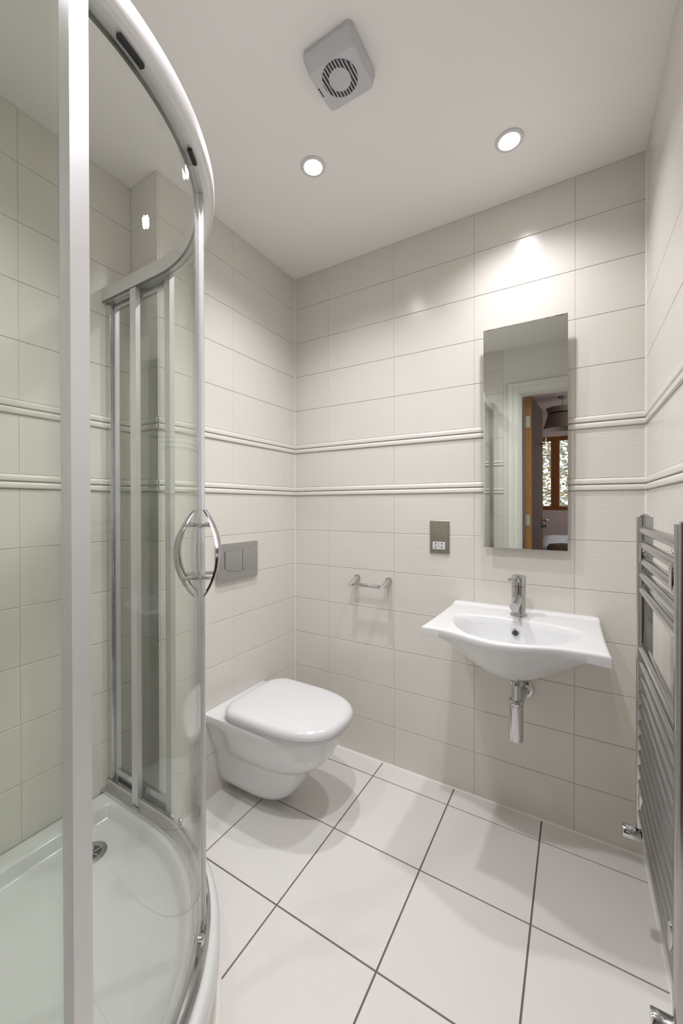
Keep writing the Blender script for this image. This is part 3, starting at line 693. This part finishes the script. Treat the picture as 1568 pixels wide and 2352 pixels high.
for z in (1.83, 1.035):
    bm = bmesh.new(); q = A0-DV*0.0015
    bx(bm, q.x+0.004, q.x+0.032, q.y-0.001, q.y+0.0015, z-0.045, z+0.045); tube(bm, [(q.x-0.004, q.y+0.004, z-0.048), (q.x-0.004, q.y+0.004, z+0.048)], 0.0055, 12)
    obj('hinge', bm, M['hinge'], lf, 40)
    obj('hinge_plate', box(DX0+0.0242, DX0+0.027, YW+0.000, YW+0.036, z-0.045, z+0.045), M['black'], lf)
c = A0+DV*0.610+NV*0.044
bm = bmesh.new(); n3 = Vector((NV.x, NV.y, 0)); d3 = Vector((DV.x, DV.y, 0))
lathe(bm, (c.x, c.y, 1.0), n3, [(0.026, 0), (0.026, 0.006), (0.010, 0.010), (0.010, 0.045)], n=20)
tube(bm, [Vector((c.x, c.y, 1.0))+n3*0.045, Vector((c.x, c.y, 1.0))+n3*0.045-d3*0.10], 0.010, 14)
hd = obj('door_handle', bm, M['chrome'], lf, 40)
obj('thumb_turn', LT((c.x, c.y, 0.945), n3, [(0.024, 0), (0.024, 0.006), (0.006, 0.010), (0.006, 0.024), (0.014, 0.026), (0.014, 0.034)], n=20), M['black'], lf, 40)
c = A0+DV*0.40+NV*0.044
bm = bmesh.new(); p0 = Vector((c.x, c.y, 1.69)); tube(bm, [p0, p0+n3*0.050], 0.008, 14); tube(bm, [p0+n3*0.044, p0+n3*0.056+Vector((0, 0, 0.05))], 0.007, 12)
obj('coat_hook', bm, M['chrome'], lf, 40)

# white fitting on the tiled wall, seen in the mirror
wf = obj('white_wall_fitting', (lambda b: (bx(b, 0.652, 0.684, YB+0.0003, YB+0.012, 1.655, 1.715, 0.003), bx(b, 0.660, 0.676, YB+0.012, YB+0.018, 1.676, 1.694, 0.002), b)[2])(bmesh.new()), M['plastic'], None, 40, (0.668, YB, 1.655))
tag(wf, 'small white rectangular fitting on the tiled wall, reflected in the mirror', 'wall fitting')

# ------------------------------------------------------------------ bedroom beyond the doorway (seen in the mirror)
BX0, BX1, BYB = -1.2, 2.6, -4.95
struct('floor_bedroom', box(BX0, BX1, BYB, YW, -0.1, -0.002), M['carpet'])
struct('ceiling_bedroom', box(BX0, BX1, BYB-0.2, YW, H, H+0.1), M['mauve'])
struct('wall_bedroom_left', box(BX0-0.15, BX0, BYB-0.2, YW, 0, H), M['mauve'])
bm = bmesh.new(); bx(bm, BX1, BX1+0.15, BYB-0.2, -4.3, 0, H); bx(bm, BX1, BX1+0.15, -2.5, YW, 0, H); bx(bm, BX1, BX1+0.15, -4.3, -2.5, 0, 0.85); bx(bm, BX1, BX1+0.15, -4.3, -2.5, 2.15, H)  # opening left for the added side window
struct('wall_bedroom_right', bm, M['mauve'])
bm = bmesh.new(); bx(bm, BX0, XS-T-0.001, YW-0.02, YW+0.1, 0, H); bx(bm, XS-T, DX0, YW-0.006, YW-0.0003, 0, H); bx(bm, W+T+0.31, BX1, YW-0.02, YW+0.1, 0, H); bx(bm, DX0, DX1, YW-0.006, YW-0.0003, DH, H); bx(bm, DX1+0.001, W+T+0.31, YW-0.006, YW-0.0003, 0, H)
struct('wall_bedroom_front', bm, M['mauve'])
WX0, WX1, WZ0, WZ1 = 0.66, 2.03, 1.01, 2.08
bm = bmesh.new()
bx(bm, BX0, WX0, BYB-0.2, BYB, 0, H); bx(bm, WX1, BX1, BYB-0.2, BYB, 0, H); bx(bm, WX0, WX1, BYB-0.2, BYB, 0, WZ0); bx(bm, WX0, WX1, BYB-0.2, BYB, WZ1, H)
struct('wall_bedroom_back', bm, M['mauve'])
w2 = thing('added_window', (BX1, -3.4, 0.85), kind='structure')  # unseen window, added so daylight brightens the bedroom
bm = bmesh.new()
for q in ((-4.3, -4.24, 0.85, 2.15), (-3.43, -3.37, 0.91, 2.09), (-2.56, -2.5, 0.85, 2.15), (-4.24, -2.56, 0.85, 0.91), (-4.24, -2.56, 2.09, 2.15)): bx(bm, BX1+0.02, BX1+0.09, q[0]+0.0005, q[1]-0.0005, q[2]+0.0005, q[3]-0.0005, 0.003)
obj('window_frame', bm, M['framewood'], w2)
w1 = thing('window_1', ((WX0+WX1)/2, BYB, WZ0), kind='structure')
bm = bmesh.new(); e = 0.055; ya, yb = BYB-0.10, BYB-0.02
bx(bm, WX0, WX1, ya, yb+0.03, WZ0, WZ0+e, 0.004); bx(bm, WX0, WX1, ya, yb, WZ1-e, WZ1, 0.004)
pw = (WX1-WX0)/4
pst = [WX0+e/2, 1.030, 1.340, 1.68, WX1-e/2]
for i, x in enumerate(pst):
    hwid = 0.0275 if i in (0, 4) else 0.052
    bx(bm, x-hwid, x+hwid, ya, yb, WZ0+e, WZ1-e, 0.004)
obj('window_frame', bm, M['framewood'], w1)
for i in range(4):
    a = pst[i]+(0.0276 if i == 0 else 0.0521); b = pst[i+1]-(0.0276 if i == 3 else 0.0521)
    obj('pane', box(a, b, ya+0.03, ya+0.036, WZ0+e+0.0005, WZ1-e-0.0005), M['pane'], w1)
    bm = bmesh.new()
    for q in ((a, a+0.008, WZ0+e, WZ1-e), (b-0.008, b, WZ0+e, WZ1-e), (a+0.008, b-0.008, WZ0+e, WZ0+e+0.008), (a+0.008, b-0.008, WZ1-e-0.008, WZ1-e)): bx(bm, q[0], q[1], ya+0.037, ya+0.043, q[2], q[3])
    obj('glazing_bead', bm, M['plastic'], w1)
bm = bmesh.new(); bx(bm, 1.330, 1.350, yb, yb+0.010, 1.36, 1.42, 0.003) ; tube(bm, [(1.34, yb+0.02, 1.41), (1.34, yb+0.03, 1.30)], 0.007, 10); tube(bm, [(1.34, yb, 1.405), (1.34, yb+0.02, 1.405)], 0.007, 10)
obj('window_handle', bm, M['black'], w1, 40)
# pendant lamp
LX, LY = 1.150, -3.80
pl = thing('pendant_lamp', (LX, LY, H), 'taupe fabric pendant lampshade hanging in the bedroom, reflected in the mirror', 'lamp')
obj('ceiling_rose', LT((LX, LY, H-0.0003), (0, 0, -1), [(0.045, 0), (0.045, 0.015), (0.035, 0.022)], n=28), M['shade'], pl, 40)
obj('flex', TB([(LX, LY, H-0.02), (LX, LY, 2.24)], 0.003, 8), M['black'], pl)
pr = [(0.175, 2.265), (0.150, 2.20), (0.155, 2.19), (0.205, 2.02), (0.205, 2.018), (0.202, 2.018), (0.152, 2.19), (0.147, 2.20), (0.172, 2.265)]
s_ = obj('lamp_shade', LT((LX, LY, 0), (0, 0, 1), pr, n=48, caps=False), M['shade'], pl, 40)
obj('shade_band', LT((LX, LY, 2.188), (0, 0, 1), [(0.1525, 0), (0.1565, 0.0), (0.1535, 0.016), (0.150, 0.016)], n=48, caps=False), M['black'], s_)
obj('shade_carrier', (lambda b: ([tube(b, [(LX, LY, 2.24), (LX+0.168*math.cos(a), LY+0.168*math.sin(a), 2.255)], 0.0025, 6) for a in (0.3, 2.4, 4.5)], lathe(b, (LX, LY, 2.25), (0, 0, -1), [(0.02, 0), (0.02, 0.05)], n=12), b)[2])(bmesh.new()), M['black'], s_)
# bed
bd = thing('bed', (1.6, -3.55, 0), 'bed with white linen in the bedroom, reflected in the mirror', 'bed')
def slab(x0, x1, y0, y1, z0, z1, r=0.05, n=14, amp=0.012):
    bm = bmesh.new(); bx(bm, x0, x1, y0, y1, z0, z1)
    bmesh.ops.subdivide_edges(bm, edges=bm.edges, cuts=n, use_grid_fill=True)
    cxx, cyy, czz = (x0+x1)/2, (y0+y1)/2, (z0+z1)/2
    for v in bm.verts:
        p = v.co
        q = Vector((min(max(p.x, x0+r), x1-r), min(max(p.y, y0+r), y1-r), min(max(p.z, z0+min(r, (z1-z0)/2)), z1-min(r, (z1-z0)/2))))
        d = p-q
        if d.length > 1e-6: v.co = q+d.normalized()*min(r, d.length if d.length < r else r)
        if p.z > czz: v.co.z += amp*math.sin(p.x*9+p.y*5)*math.cos(p.y*7)
    return bm
obj('bed_base', box(0.96, 2.45, -4.20, -2.98, 0.0, 0.34), M['fur'], bd)
obj('mattress', slab(0.95, 2.46, -4.22, -2.96, 0.342, 0.60, 0.05, 8, 0), M['linen'], bd, 60)
obj('duvet', slab(0.93, 2.48, -4.24, -2.94, 0.602, 0.725, 0.06), M['linen'], bd, 80)
th2 = obj('folded_throw', slab(1.04, 2.40, -2.925, -2.80, 0.30, 0.755, 0.05, 10, 0.01), M['fur'], None, 80, (1.65, -2.86, 0.30))
tag(th2, 'brown fluffy throw hanging over the edge of the white bed, reflected in the mirror', 'throw')
# garden
struct('floor_garden', box(-8, 10, -14, BYB-0.21, -0.5, -0.3), M['grass'])
bm = bmesh.new()
for k in range(24000):
    x, y, z = random.uniform(-1.5, 4.5), random.uniform(-9.5, -6.6), random.uniform(-0.25, 3.4)
    s = random.uniform(0.025, 0.06); n_ = Vector((random.gauss(0, 1), random.gauss(0, 1), random.gauss(0, 1))).normalized(); u, v = frame_of(n_)
    c = Vector((x, y, z)); bm.faces.new([bm.verts.new(c+u*s*a+v*s*0.6*b) for a, b in ((-1, 0), (0, -1), (1, 0), (0, 1))])
for k in range(9):
    x = -1.2+0.65*k; y = random.uniform(-9, -7.2)
    tube(bm, [(x, y, -0.3), (x+0.1, y, 1.2), (x-0.1, y+0.1, 3.3)], [0.05, 0.035, 0.012], 8)
lv_ = obj('garden_foliage', bm, M['leaf'], None, None, (1.5, -8, -0.3)); tag(lv_, 'pale autumn shrubs and branches outside the bedroom window', 'foliage', kind='stuff')

for o in bpy.data.objects:
    for k in ('_ox', '_oy', '_oz'):
        if k in o: del o[k]
